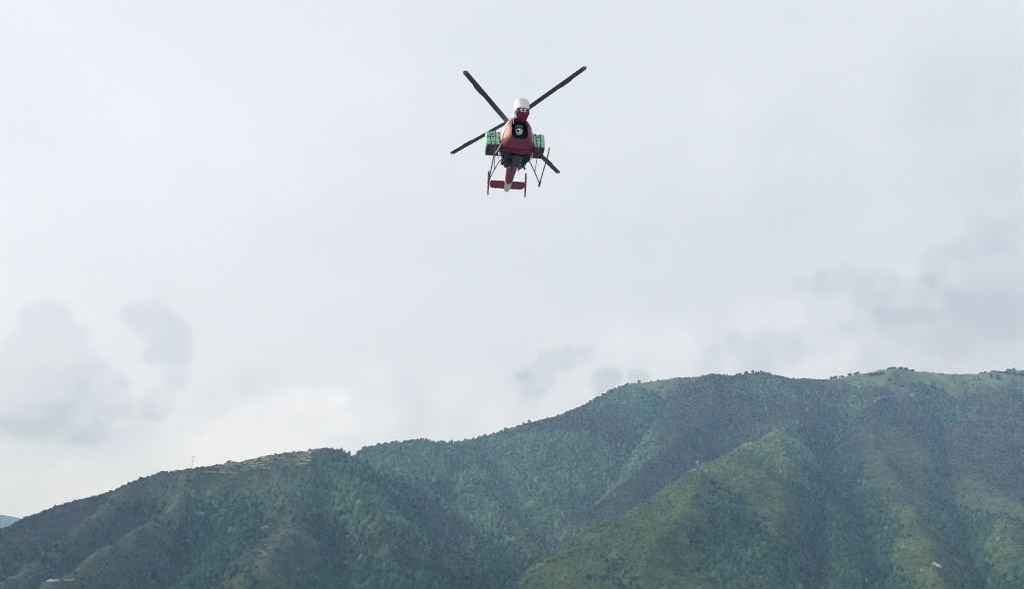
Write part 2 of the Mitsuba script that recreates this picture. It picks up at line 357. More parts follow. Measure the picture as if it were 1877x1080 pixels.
# ---------------------------------------------------------------- valley floor, far mountain, air
vx, vy = np.linspace(-9000, 9000, 61), np.linspace(-6000, 12000, 61)
vg = np.meshgrid(vx, vy, indexing='ij')
fv, ff = grid_mesh(vx, vy, -9.0 + 3 * meshkit.fbm(np.stack([vg[0], vg[1], 0 * vg[0]], -1) / 700, 2, 3))
put('valley_floor', (fv, ff), 'veg_bsdf', smooth=True, color=np.array([[0.055, 0.08, 0.04]]) * (0.6 + 0.8 * meshkit.fbm(fv / 330, 3, 9)[:, None]))
tag('valley_floor', 'green valley floor below the mountains', kind='structure')
mx, my = np.arange(-4400, -1100, 45.0), np.arange(3000, 5400, 45.0)
gx_, gy_ = np.meshgrid(mx, my, indexing='ij')
mq = np.stack([gx_, gy_, 0 * gx_], -1)
mz = 1.0 * (600 * np.exp(-((gx_ + 2330) / 850) ** 2 - ((gy_ - 4200) / 520) ** 2) * (0.6 + 0.5 * ridged(mq / 900, 4, 90)) + 60 * (meshkit.fbm(mq / 300, 4, 95) - .5)) - 12
mz[mz > 0] *= 0.124 / (mz / gy_)[np.abs(gx_ / gy_ + .55) < .02].max()          # its ridge at the left edge stands 7 degrees high
fv, ff = grid_mesh(mx, my, mz)
put('far_mountain', (fv, ff), 'veg_bsdf', smooth=True, color=np.array([[0.035, 0.065, 0.055]]) * (0.6 + 0.8 * meshkit.fbm(fv / 120, 3, 9)[:, None]))
tag('far_mountain', 'distant blue mountain in the haze at the left edge', kind='structure')
# unseen pale concrete ground, added to bounce light up onto the helicopter
ar = np.linspace(0, 2 * np.pi, 49)[:-1]
av = np.vstack([[[0, 30, -.02]]] + [np.c_[r_ * np.cos(ar), 30 + r_ * np.sin(ar), np.full(48, -.02)] for r_ in (20, 50, 90)] + [np.c_[91 * np.cos(ar), 30 + 91 * np.sin(ar), np.full(48, -9.0)]])
af = [[0, 1 + j, 1 + (j + 1) % 48] for j in range(48)] + [q for i in range(3) for j in range(48) for a, b in [(1 + 48 * i + j, 1 + 48 * i + (j + 1) % 48)] for q in ([a, a + 48, b], [b, a + 48, b + 48])]
scene['bounce_ground_bsdf'] = paint(0.9, (0.26, 0.27, 0.29), 0.15, 0.6)
put('added_bounce_ground', (av, np.array(af)), 'bounce_ground_bsdf')
tag('added_bounce_ground', 'pale concrete landing ground below the helicopter', kind='structure')
scene['haze'] = {'type': 'cube', 'to_world': T().translate([0, 3000, 395]).scale([10000, 10000, 405]), 'bsdf': {'type': 'null'}, 'interior': {'type': 'ref', 'id': 'haze_air'}}
tag('haze', 'pale blue air between the camera and the hills', 'haze', kind='stuff')

# ---------------------------------------------------------------- single trees along the crests
CONIFERS = [(1126,2072,14.9,9.0),(1159,2074,18.0,10.5),(1169,2068,18.0,12.0),(1177,2070,13.6,9.0),(1217,2070,16.7,10.6),(1227,2064,13.7,12.2),(1230,2060,13.7,12.1),(1195,2048,13.5,7.5),(1218,2051,6.0,4.5),(1075,2050,10.3,5.9),(1077,2094,7.5,4.5),(1060,2058,11.7,4.4),(1002,2054,17.3,13.0),(987,2048,18.7,12.9),(1008,2038,14.4,8.6),(980,2051,15.8,10.1),(1002,2044,12.9,10.1),(350,2160,5.6,4.2),(475,2156,5.6,4.2),(484,2129,4.2,4.2),(535,2150,7.1,4.2),(540,2150,7.1,4.2),(545,2150,5.7,4.2),(590,2135,5.7,5.7),(-601,1187,9.1,4.1),(-610,1166,4.1,1.6),(-573,1208,3.3,1.7),(-260,1410,5.4,1.8)]
ROUND_TREES = [(1205,2086,9.2,13.7),(1214,2086,12.2,13.8),(1214,2076,10.7,12.2),(1197,2100,6.1,9.2),(1203,2099,4.6,7.7),(1191,2112,4.6,9.2),(1180,2135,4.6,7.7),(1170,2135,4.6,7.7),(950,2150,6.0,13.5),(957,2147,6.0,15.0),(973,2138,6.0,13.5),(986,2140,6.0,15.0),(1000,2138,4.5,13.5),(865,2160,5.9,10.4),(867,2150,7.4,11.8),(849,2150,7.4,11.8),(830,2160,5.9,11.8),(805,2160,5.9,10.3),(810,2150,7.3,13.1),(892,2120,8.8,14.6),(901,2116,8.8,13.2),(911,2110,7.3,13.1),(903,2054,8.5,10.0),(967,2075,4.4,8.7),(907,2040,7.1,5.7),(926,2042,7.1,8.5),(882,2128,4.4,4.4),(478,2146,5.6,5.6),(565,2150,7.1,8.5),(570,2140,8.5,8.5),(585,2150,5.7,7.1),(620,2110,4.2,7.0),(-574,1211,2.5,2.5),(-505,1290,3.5,6.0),(-500,1290,2.6,5.2),(-285,1400,2.7,7.2),(-293,1390,2.7,7.1),(-619,1154,3.2,4.9),(-612,1134,4.8,8.0)]
ORDER = ('first', 'second', 'third', 'fourth', 'fifth', 'sixth', 'seventh', 'eighth', 'ninth', 'tenth', 'eleventh', 'twelfth')


def from_left():
    """Things of one group get labels that count them from the left."""
    groups = {}
    for k, spot in SPOT.items():
        if 'group' in labels[k]:
            groups.setdefault(labels[k]['group'], []).append((spot, k))
    for members in groups.values():
        for i, (_, k) in enumerate(sorted(members)):
            if len(members) > 1:
                labels[k]['label'] = ORDER[i] + ' ' + labels[k]['label'] + ', counted from left'


SPOT = {}
scene['needle_bsdf'] = paint(0.8, (0.011, 0.024, 0.021), 0.5, 1.3)
scene['leaf_bsdf'] = paint(0.8, (0.016, 0.034, 0.025), 0.5, 1.1)
scene['bark_bsdf'] = paint(0.9, (0.09, 0.07, 0.055), 0.4, 4.0)
tr = np.random.default_rng(21)


def tube_mesh(points, radii, sides=8, caps=True):
    p = np.asarray(points, float)
    rad = np.broadcast_to(np.asarray(radii, float), (len(p),))
    t = np.gradient(p, axis=0)
    t /= np.linalg.norm(t, axis=1, keepdims=True)
    ref = np.array([0, 0, 1.0]) if abs(t[:, 2]).mean() < 0.8 else np.array([1.0, 0, 0])
    a = np.cross(t, ref)
    a /= np.linalg.norm(a, axis=1, keepdims=True)
    b = np.cross(t, a)
    an = np.arange(sides) * 2 * np.pi / sides
    v = (p[:, None] + rad[:, None, None] * (np.cos(an)[None, :, None] * a[:, None] + np.sin(an)[None, :, None] * b[:, None])).reshape(-1, 3)
    f = []
    for i in range(len(p) - 1):
        for j in range(sides):
            q, r_ = i * sides + j, i * sides + (j + 1) % sides
            f += [[q, r_, r_ + sides], [q, r_ + sides, q + sides]]
    if caps:
        v = np.vstack([v, p[:1], p[-1:]])
        n = len(v)
        for j in range(sides):
            f += [[(j + 1) % sides, j, n - 2], [(len(p) - 1) * sides + j, (len(p) - 1) * sides + (j + 1) % sides, n - 1]]
    m = trimesh.Trimesh(v, np.array(f), process=False)
    m.fix_normals()
    return m


def conifer(x, y, h, w, label, group=None):
    key = name('conifer_tree')
    z = float(z_at(x, y)) - 0.3
    lean = tr.normal(0, .02, 2)
    put(key + '__trunk', tube_mesh([[x, y, z], [x + lean[0] * h, y + lean[1] * h, z + h * .96]], [h * .028, h * .006], 6), 'bark_bsdf', 30)
    vs, fs, n0, ring = [], [], 0, 11
    tiers = 7
    for i in range(tiers):
        t = i / tiers
        z0, z1, rr = h * (.10 + .78 * t), h * (.34 + .70 * t), w * .5 * (1 - t) ** .8
        a = np.arange(ring) / ring * 2 * np.pi + tr.uniform(0, 6)
        r_ = rr * tr.uniform(.55, 1.15, ring)
        low = np.stack([x + lean[0] * z0 + r_ * np.cos(a), y + lean[1] * z0 + r_ * np.sin(a), z + z0 - .12 * rr + tr.uniform(-.05, .05, ring) * h], 1)
        vs += [low, [[x + lean[0] * z1, y + lean[1] * z1, z + min(z1, h)], [x, y, z + z0 + .1 * rr]]]
        for j in range(ring):
            k = (j + 1) % ring
            fs += [[n0 + j, n0 + k, n0 + ring], [n0 + k, n0 + j, n0 + ring + 1]]
        n0 += ring + 2
    put(key + '__crown', (np.vstack(vs), np.array(fs)), 'needle_bsdf')
    SPOT[key] = x / y
    return tag(key, label, 'conifer', group)


ICO = trimesh.creation.icosphere(2)


def round_tree(x, y, h, w, label, group=None):
    key = name('round_tree')
    z = float(z_at(x, y)) - 0.4
    put(key + '__trunk', tube_mesh([[x, y, z], [x + .02 * h, y, z + h * .5]], [h * .05, h * .03], 6), 'bark_bsdf', 30)
    parts = []
    for i in range(6):
        m = ICO.copy()
        o = tr.uniform(-1, 1, 3) * [w * .28, w * .22, h * .16]
        s = np.array([w * .26, w * .26, h * .30]) * tr.uniform(.75, 1.2)
        v = m.vertices * (0.62 + 0.75 * meshkit.noise(m.vertices * 2.6 + tr.uniform(0, 90), 3))[:, None]
        v = v * (1 + tr.normal(0, .10, (len(v), 1)))
        m.vertices = v * s + o + [x, y, z + h * .56]
        parts.append(m)
    put(key + '__crown', trimesh.util.concatenate(parts), 'leaf_bsdf')
    SPOT[key] = x / y
    return tag(key, label, 'tree', group)


for (x, y, h, w) in CONIFERS:
    if x > 1100:
        conifer(x, y, h, w, 'dark conifer in the group at right end of crest', 'conifers at the right end of the crest')
    elif x == 1060:
        conifer(x, y, h, w, 'lone slim conifer beside a smaller one on the open meadow below the right crest')
    elif x == 1075:
        conifer(x, y, h, w, 'lone conifer standing on bare meadow right of the clump by the yellow farmhouse')
    elif x == 1077:
        conifer(x, y, h, w, 'tiny conifer on the upper meadow close under the right skyline')
    elif x > 970:
        conifer(x, y, h, w, 'dark conifer in the clump right of the yellow farmhouse', 'conifers beside the farmhouse')
    elif x > 560:
        conifer(x, y, h, w, 'small conifer standing alone on the skyline left of the saddle in the main ridge')
    elif x > 520:
        conifer(x, y, h, w, 'small pointed conifer in the row on the dark ridge top', 'conifers in a row on the ridge top')
    elif x > 420:
        conifer(x, y, h, w, 'tiny conifer at the right end of the pale summit meadow', 'tiny conifers by the summit meadow')
    elif x > 300:
        conifer(x, y, h, w, 'single tiny conifer on the skyline left of the pale summit meadow')
    elif x > -300:
        conifer(x, y, h, w, 'thin spiky tree standing alone by the notch in the skyline')
    elif x == -601:
        conifer(x, y, h, w, 'dark pointed tree standing out on the left hill skyline above a green bush patch')
    elif x == -610:
        conifer(x, y, h, w, 'very thin small tree lowest on the left skyline')
    else:
        conifer(x, y, h, w, 'small thin tree on the left skyline halfway up the hill')
for (x, y, h, w) in ROUND_TREES:
    if x > 1160:
        round_tree(x, y, h, w, 'round dark tree on skyline at right end of crest', 'round trees at the right end of the crest')
    elif 945 < x < 1005 and y > 2130:
        round_tree(x, y, h, w, 'dark bush on top of the highest meadow knoll', 'bushes on the meadow knoll')
    elif 885 < x < 915 and y > 2100:
        round_tree(x, y, h, w, 'dark bush in the row just under the meadow knoll', 'bushes in a row under the knoll')
    elif 800 < x < 870:
        round_tree(x, y, h, w, 'dark round bush on the skyline left of the meadow knoll', 'bushes on the skyline left of the knoll')
    elif x == 903:
        round_tree(x, y, h, w, 'round dark tree alone in the lower left part of the meadow')
    elif x == 967:
        round_tree(x, y, h, w, 'small flat bush alone in the middle of the right meadow')
    elif 900 < x < 930:
        round_tree(x, y, h, w, 'dark bush at the lower meadow edge left of the farmhouse', 'bushes at the lower meadow edge')
    elif x == 882:
        round_tree(x, y, h, w, 'tiny bush just left of the bush row on the meadow')
    elif 560 < x < 630:
        round_tree(x, y, h, w, 'small round tree on the dark ridge top', 'round trees on the dark ridge top')
    elif x == 478:
        round_tree(x, y, h, w, 'low round bush on the skyline right of the pale summit meadow')
    elif -510 < x < -490:
        round_tree(x, y, h, w, 'small dark bush on the left hill shoulder left of the pole', 'bushes left of the pole')
    elif -300 < x < -280:
        round_tree(x, y, h, w, 'low bush on top of the terraced hill', 'bushes on the terraced hill top')
    elif x == -574:
        round_tree(x, y, h, w, 'little bush beside a thin tree on the left skyline')
    else:
        round_tree(x, y, h, w, 'dark bush low on the far left skyline', 'bushes low on the left skyline')

from_left()

# ---------------------------------------------------------------- pole, huts, farmhouse, track, terraces, rocks
scene['galvanised_bsdf'] = flat((0.30, 0.31, 0.33), 0.5, 0.2)
scene['stone_bsdf'] = paint(0.9, (0.17, 0.165, 0.15), 0.4, 0.9)
scene['pale_rock_bsdf'] = paint(0.9, (0.33, 0.32, 0.30), 0.5, 0.7)
scene['ochre_bsdf'] = paint(0.8, (0.62, 0.46, 0.26), 0.2, 0.6)
scene['white_wall_bsdf'] = paint(0.8, (0.66, 0.64, 0.60), 0.2, 0.6)
scene['slate_bsdf'] = paint(0.8, (0.13, 0.13, 0.14), 0.3, 0.8)
scene['dark_gap_bsdf'] = flat((0.03, 0.03, 0.03), 0.8)
scene['straw_bsdf'] = paint(0.95, (0.27, 0.28, 0.21), 0.35, 0.5)


def box(x0, x1, y0, y1, z0, z1, ch=0.0):
    if ch <= 0:
        return trimesh.creation.box(bounds=[[x0, y0, z0], [x1, y1, z1]])
    pts = []
    for i in (0, 1):
        for j in (0, 1):
            for k in (0, 1):
                c = np.array([(x0, x1)[i], (y0, y1)[j], (z0, z1)[k]])
                s = np.array([1 - 2 * i, 1 - 2 * j, 1 - 2 * k]) * ch
                pts += [c + s * [1, 1, 0], c + s * [1, 0, 1], c + s * [0, 1, 1]]
    return trimesh.convex.convex_hull(np.array(pts))


px_, py_ = -470.0, 1307.0
pz_ = float(z_at(px_, py_))
key = name('utility_pole')
put(key + '__pole', tube_mesh([[px_ - .8, py_, pz_ - 2], [px_ + .6, py_, pz_ + 20.5]], [.34, .20], 8), 'galvanised_bsdf', 40)
for dz, w in ((18.6, 2.4), (13.9, 2.2)):
    cx = px_ - .8 + 1.4 * (dz + 2) / 22.5
    ck = put(key + ('__crossarm' if dz > 15 else '__crossarm_001'), box(cx - w, cx + w, py_ - .45, py_ - .2, pz_ + dz, pz_ + dz + .32), 'galvanised_bsdf')
    for i, u in enumerate((-.85, -.05, .8)):
        put(ck + ('__insulator' if i == 0 else f'__insulator_{i:03d}'), tube_mesh([[cx + u * w, py_ - .32, pz_ + dz - .75], [cx + u * w, py_ - .32, pz_ + dz - .01]], [.2, .13], 6), 'galvanised_bsdf')
tag(key, 'thin grey power pole with two crossarms on the left hill crest', 'power pole')


def hut(key, x, y, w, d, h, rise, wall, roof, label, ruined=False):
    z = min(float(z_at(x + i * w / 2, y + j * d / 2)) for i in (-1, 1) for j in (-1, 1)) - .4
    outer, inner = box(-w / 2, w / 2, -d / 2, d / 2, 0, h + .8), box(-w / 2 + .5, w / 2 - .5, -d / 2 + .5, d / 2 - .5, .3, h + 2)
    door = box(-w * .08, w * .08, -d / 2 - 1, -d / 2 + 1, .5, 2.6)
    win = box(w * .22, w * .36, -d / 2 - 1, -d / 2 + 1, 1.6, 2.7)
    body = trimesh.boolean.difference([outer, inner, door, win], engine='manifold')
    body.apply_translation([x, y, z])
    put(key + '__wall', body, wall)
    put(key + '__door', box(x - w * .08, x + w * .08, y - d / 2 + .2, y - d / 2 + .32, z + .5, z + 2.6), 'dark_gap_bsdf')
    put(key + '__window', box(x + w * .22, x + w * .36, y - d / 2 + .2, y - d / 2 + .28, z + 1.6, z + 2.7), 'dark_gap_bsdf')
    prof = np.array([[-w / 2 - .5, 0], [-w * .12, rise], [w / 2 + .5, rise * (.05 if ruined else 0)], [w / 2 + .5, -.35], [-w * .12, rise - .35], [-w / 2 - .5, -.35]])
    n = len(prof)
    v = np.vstack([np.c_[prof[:, 0], np.full(n, -d / 2 - .5), prof[:, 1]], np.c_[prof[:, 0], np.full(n, d / 2 + .5), prof[:, 1]]]) + [x, y, z + h + 1.16]
    f = [[0, 1, 4], [0, 4, 5], [1, 2, 3], [1, 3, 4]]
    f = f + [[b + n, a + n, c + n] for a, b, c in f] + [q for i in range(n) for j in [(i + 1) % n] for q in ([i, i + n, j], [j, i + n, j + n])]
    m = trimesh.Trimesh(v, np.array(f), process=False)
    m.fix_normals()
    put(key + '__roof', m, roof)
    tag(key, label, 'hut' if 'hut' in key else 'house')


hut(name('stone_hut'), -419, 1326, 13, 7, 3.2, 2.6, 'stone_bsdf', 'stone_bsdf', 'larger brown grey stone hut with a peaked top on the terraced hill skyline', True)
hut(name('stone_hut'), -392, 1336, 7, 5, 1.8, 1.0, 'stone_bsdf', 'stone_bsdf', 'smaller low stone hut to the right on the terraced hill skyline', True)
hut(name('farmhouse'), 931, 2022, 13, 8, 4.0, 2.2, 'white_wall_bsdf', 'ochre_bsdf', 'small white farmhouse with ochre yellow roof at the end of the track below the meadow')
hut(name('shed'), 946, 2032, 7, 5, 2.6, 1.0, 'ochre_bsdf', 'slate_bsdf', 'tiny ochre shed just right of the white farmhouse')

# the pale track that climbs to the farmhouse
tk = resample([(812, 1950, 0), (833, 1966, 0), (856, 1986, 0), (878, 2000, 0), (897, 2011, 0), (916, 2016, 0), (940, 2022, 0)], 4)
nrm = np.gradient(tk[:, :2], axis=0)
nrm = np.stack([-nrm[:, 1], nrm[:, 0]], 1) / np.linalg.norm(nrm, axis=1, keepdims=True)
half = 0.9 + 1.3 * meshkit.noise(tk / 9, 4)
rows = [tk[:, :2] + nrm * (half * s)[:, None] for s in (-1, -.4, .4, 1)]
zz = [z_at(q[:, 0], q[:, 1]) for q in rows]
up = np.max(zz, 0) + .7
vv = np.vstack([np.c_[q, up + .05 * (i in (1, 2))] for i, q in enumerate(rows)] + [np.c_[rows[0], up - 5], np.c_[rows[3], up - 5]])
nn = len(tk)
ff = []
for a, b in ((0, 1), (1, 2), (2, 3), (4, 0), (3, 5)):
    for i in range(nn - 1):
        ff += [[a * nn + i, b * nn + i + 1, b * nn + i], [a * nn + i, a * nn + i + 1, b * nn + i + 1]]
put('dirt_track', (vv, np.array(ff)), 'stone_bsdf')
tag('dirt_track', 'pale dirt track climbing to the farmhouse below the meadow', kind='structure')

# dry stone banks of the old terraces near the top of the left hill
br = np.random.default_rng(5)
n_banks = 0
for level in np.arange(192, 268, 5.6):
    x = br.uniform(-478, -440)
    while x < -300:
        length = br.uniform(40, 110)
        xs = np.arange(x, min(x + length, -296), 3.0)
        x += length + br.uniform(3, 16)
        ys = []
        for xi in xs:
            col = np.arange(1230, 1400, 1.0)
            zc = z_at(np.full(len(col), xi), col)
            hit = np.nonzero(zc > level)[0]
            ys.append(col[hit[0]] if len(hit) and hit[0] > 0 else np.nan)
        ys = np.array(ys)
        good = ~np.isnan(ys) & (level > 200 + 0.16 * (xs + 470) + 16 * (meshkit.noise(np.c_[xs / 30, 0 * xs, 0 * xs + 3], 5) - .2))
        if good.sum() < 5:
            continue
        i0 = np.argmax(good)
        i1 = i0 + np.argmin(np.r_[good[i0:], False])
        if i1 - i0 < 5:
            continue
        xs_, ys_ = xs[i0:i1], gaussian_filter(ys[i0:i1], 1.5)
        if np.abs(np.diff(ys_)).max() > 14:
            continue
        n = len(xs_)
        jit = br.uniform(-.25, .25, n)
        z0 = z_at(xs_, ys_)
        hh = 1.2 + .9 * meshkit.noise(np.c_[xs_ / 7, 0 * xs_, 0 * xs_ + level], 8)
        sec = [np.c_[xs_, ys_ - .7 + jit, z0 - 1.2], np.c_[xs_, ys_ - .35 + jit, z0 + hh], np.c_[xs_, ys_ + .9 + jit, z0 + hh + .15], np.c_[xs_, ys_ + 2.2, z0 - .2]]
        vv, ff = np.vstack(sec), []
        for a in range(3):
            for i in range(n - 1):
                ff += [[a * n + i, a * n + i + 1, (a + 1) * n + i + 1], [a * n + i, (a + 1) * n + i + 1, (a + 1) * n + i]]
        put('terraced_field__bank' + (f'_{n_banks:03d}' if n_banks else ''), (vv, np.array(ff)), 'straw_bsdf' if br.random() < .7 else 'stone_bsdf')
        n_banks += 1
tag('terraced_field', 'narrow terraces with pale straw banks near the top of the left hill', 'terrace')


def outcrop(spots, label, bsdf='pale_rock_bsdf'):
    key = name('rock_outcrop')
    parts = []
    for (x, y, r) in spots:
        for _ in range(5):
            m = trimesh.creation.icosphere(2)
            o = tr.normal(0, .55, 2) * r
            v = m.vertices * (0.55 + 0.9 * meshkit.fbm(m.vertices * 1.5 + tr.uniform(0, 50), 3, 5))[:, None]
            v = v * np.array([1, .9, .75]) * r * tr.uniform(.45, .8)
            m.vertices = v + [x + o[0], y + o[1], float(z_at(x + o[0], y + o[1])) + .35 * r]
            parts.append(m)
    put(key, trimesh.util.concatenate(parts), bsdf)
    tag(key, label, 'rock')


outcrop([(-453, 915, 3.0), (-455, 914, 2.4), (-450, 916, 2.6)], 'whitish rock outcrop at the bottom left corner')
outcrop([(-446, 926, 1.3), (-445, 929, 1.3), (-444, 932, 1.2), (-443, 935, 1.2), (-442, 938, 1.1)], 'thin pale rock rib climbing from the whitish outcrop at the bottom left corner')
outcrop([(504, 1098, 3.2), (507, 1099, 2.4)], 'pinkish bare rock patch on the lower right slope')
outcrop([(484, 1094, 2.0)], 'greyish rock patch left of the pinkish one on the lower right slope', 'stone_bsdf')
outcrop([(-186, 1442, 4.0), (-192, 1447, 3.4), (-198, 1454, 2.6)], 'pale scree patch in the upper gully right of the terraced hill', 'stone_bsdf')
outcrop([(-211, 1179, 3.0), (-208, 1185, 2.4)], 'small grey rock face in the trees of the left hill centre', 'stone_bsdf')
outcrop([(-176, 1067, 2.2)], 'tiny pale rock near the bottom of the left hill', 'stone_bsdf')
outcrop([(-305, 1120, 2.4), (-301, 1119, 2.0)], 'pale rock at the top of the grassy rib on the left hill', 'stone_bsdf')
outcrop([(674, 1270, 2.6), (672, 1267, 2.2)], 'upright grey rock rib high on the lower right slope', 'stone_bsdf')
outcrop([(510, 1197, 2.4)], 'small grey rock in the lower part of the big right gully', 'stone_bsdf')

# ---------------------------------------------------------------- the unmanned helicopter (x forward, y to its left, z up, metres)
POSE = np.eye(4)
POSE[:3, :3] = [[0.14789329, 0.98833682, -0.03630304], [-0.9760842, 0.15177667, 0.15563891], [0.15933362, 0.01241687, 0.98714671]]
POSE[:3, 3] = [0.14106908, 26.31803663, 17.28517929]
PLACE = T(POSE.tolist())
H = name('helicopter')
tag(H, 'red unmanned helicopter with crossed rotors, green side boxes and a white nose drum', 'helicopter')

scene['heli_red'] = paint(0.5, (0.140, 0.012, 0.056), 0.12, 14.0, coat=0.1)
scene['heli_white'] = paint(0.45, (0.76, 0.70, 0.69), 0.06, 14.0, coat=0.1)
scene['heli_pink'] = paint(0.4, (0.66, 0.36, 0.38), 0.08, 14.0)
scene['heli_grey'] = paint(0.5, (0.50, 0.49, 0.48), 0.08, 14.0)
scene['drum_white'] = paint(0.45, (0.72, 0.73, 0.74), 0.05, 6.0)
scene['heli_black'] = paint(0.55, (0.013, 0.020, 0.046), 0.5, 18.0)
scene['heli_engine'] = paint(0.5, (0.011, 0.020, 0.056), 0.6, 12.0)
scene['heli_metal'] = {'type': 'twosided', 'b': {'type': 'principled', 'base_color': {'type': 'rgb', 'value': [0.42, 0.43, 0.46]}, 'roughness': 0.38, 'metallic': 0.7}}
scene['blade_black'] = paint(0.5, (0.018, 0.034, 0.066), 0.25, 5.0)
scene['blade_tip'] = paint(0.5, (0.085, 0.105, 0.125), 0.15, 9.0)
scene['box_green'] = paint(0.6, (0.31, 0.66, 0.50), 0.10, 10.0)
scene['bay_navy'] = paint(0.6, (0.030, 0.032, 0.085), 0.3, 12.0)
scene['yoke_grey'] = paint(0.5, (0.13, 0.13, 0.16), 0.2, 16.0)
scene['box_dark'] = paint(0.6, (0.060, 0.105, 0.085), 0.2, 10.0)
scene['strap_black'] = flat((0.03, 0.032, 0.036), 0.8)
scene['skid_brown'] = paint(0.45, (0.095, 0.06, 0.065), 0.25, 8.0)
scene['lens_glass'] = {'type': 'principled', 'base_color': {'type': 'rgb', 'value': [0.01, 0.01, 0.014]}, 'roughness': 0.05, 'clearcoat': 1.0}

taken = {}


def part(path, mesh, bsdf, smooth=False, label=None):
    """One part of the helicopter; a repeat of a path takes a number."""
    taken[path] = taken.get(path, -1) + 1
    key = H + '__' + (path if taken[path] == 0 else f'{path}_{taken[path]:03d}')
    put(key, mesh, bsdf, smooth, to_world=PLACE)
    if label:
        labels[key] = {'label': label}
    return key[len(H) + 2:]


def cyl(p0, p1, r0, r1=None, sides=24):
    return tube_mesh([p0, p1], [r0, r0 if r1 is None else r1], sides)


def join(*m):
    return trimesh.util.concatenate([q if isinstance(q, trimesh.Trimesh) else trimesh.Trimesh(*q) for q in m])


def man(m):
    return manifold3d.Manifold(manifold3d.Mesh(np.asarray(m.vertices, np.float32), np.asarray(m.faces, np.uint32)))


def tri(m):
    q = m.to_mesh()
    return trimesh.Trimesh(q.vert_properties[:, :3], q.tri_verts)


def loft(sections, sides=64, power=2.4, low=None):
    """Superellipse sections: (x, centre y, centre z, half width, half height up, half height down)."""
    an = np.arange(sides) * 2 * np.pi / sides
    c, s = np.cos(an), np.sin(an)
    vs = []
    for x, cy, cz, w, hu, hd in sections:
        k = np.where(s < 0, 2 / (low or power), 2 / power)
        yy, zz = np.sign(c) * np.abs(c) ** k * w, np.sign(s) * np.abs(s) ** k
        vs.append(np.stack([np.full(sides, x), cy + yy, cz + np.where(zz > 0, zz * hu, zz * hd)], 1))
    n = len(vs)
    v = np.vstack(vs + [[[sections[0][0], sections[0][1], sections[0][2]]], [[sections[-1][0], sections[-1][1], sections[-1][2]]]])
    f = []
    for i in range(n - 1):
        for j in range(sides):
            a, b = i * sides + j, i * sides + (j + 1) % sides
            f += [[a, b, b + sides], [a, b + sides, a + sides]]
    for j in range(sides):
        f += [[(j + 1) % sides, j, n * sides], [(n - 1) * sides + j, (n - 1) * sides + (j + 1) % sides, n * sides + 1]]
    m = trimesh.Trimesh(v, np.array(f), process=False)
    m.fix_normals()
    return m


# --- fuselage: a blunt nose shell, open below behind the nose where the engine hangs
NX = np.array([-0.95, -0.6, -0.2, 0.2, 0.45, 0.65, 0.80, 0.92, 1.00, 1.045, 1.065])
NW = np.array([0.22, 0.38, 0.54, 0.575, 0.545, 0.485, 0.42, 0.335, 0.24, 0.155, 0.06])
NU = np.array([0.20, 0.34, 0.45, 0.55, 0.565, 0.555, 0.515, 0.435, 0.33, 0.21, 0.08])
ND = np.array([0.20, 0.35, 0.48, 0.60, 0.605, 0.60, 0.57, 0.50, 0.38, 0.24, 0.09])
xs = np.unique(np.r_[np.linspace(-0.95, 1.0, 44), np.linspace(1.0, 1.065, 10)])
body = loft([(x, -0.03, -0.02, np.interp(x, NX, NW), np.interp(x, NX, NU), np.interp(x, NX, ND)) for x in xs], 96, 2.15, 4.0)
inner = loft([(x, -0.03, -0.02, np.interp(x, NX, NW) - .03, np.interp(x, NX, NU) - .03, np.interp(x, NX, ND) - .03) for x in xs[4:-6]], 64, 2.15, 4.0)
fus = man(body) - man(inner)
bay = man(box(-2, 0.44, -1, 1, -1, -0.22))
fus = fus - bay
# the sensor bay: a rounded opening in the nose
slot = manifold3d.CrossSection([[(-0.22, -0.50), (0.16, -0.50), (0.22, -0.42), (0.22, 0.04), (0.17, 0.16), (0.08, 0.235), (-0.14, 0.235), (-0.23, 0.16), (-0.28, 0.04), (-0.28, -0.42)]]).offset(0.02, manifold3d.JoinType.Round)
opening = slot.extrude(0.62).transform([[0, 0, 1, 0.62], [1, 0, 0, 0], [0, 1, 0, 0]])
fus = fus - opening


def tilt_split(m, p, n):
    return m.split_by_plane(np.asarray(n, float) / np.linalg.norm(n), float(np.dot(p, np.asarray(n, float) / np.linalg.norm(n))))


# white cowling behind a raking plane; the nose before it is red, and so is the lowest rim
both_up, rest = tilt_split(fus, (0.66, 0, 0.0), (-1.0, 0, 0.95))
rear_low, both_up = both_up.split_by_plane((0, 0, -1), 0.25)
part('upper_cowling', tri(both_up), 'heli_white', 40, 'white upper half of the fuselage shell')
part('nose_shell', join(tri(rest), tri(rear_low)), 'heli_red', 40, 'red lower nose with a dark sensor opening')
part('bay_lining', join(box(0.56, 0.60, -0.34, 0.28, -0.53, 0.30), box(0.60, 0.76, -0.322, -0.308, -0.50, 0.20), box(0.60, 0.76, 0.246, 0.26, -0.50, 0.20), box(0.60, 0.84, -0.262, 0.212, 0.245, 0.262), box(0.60, 0.72, -0.30, 0.24, -0.55, -0.53)), 'bay_navy')
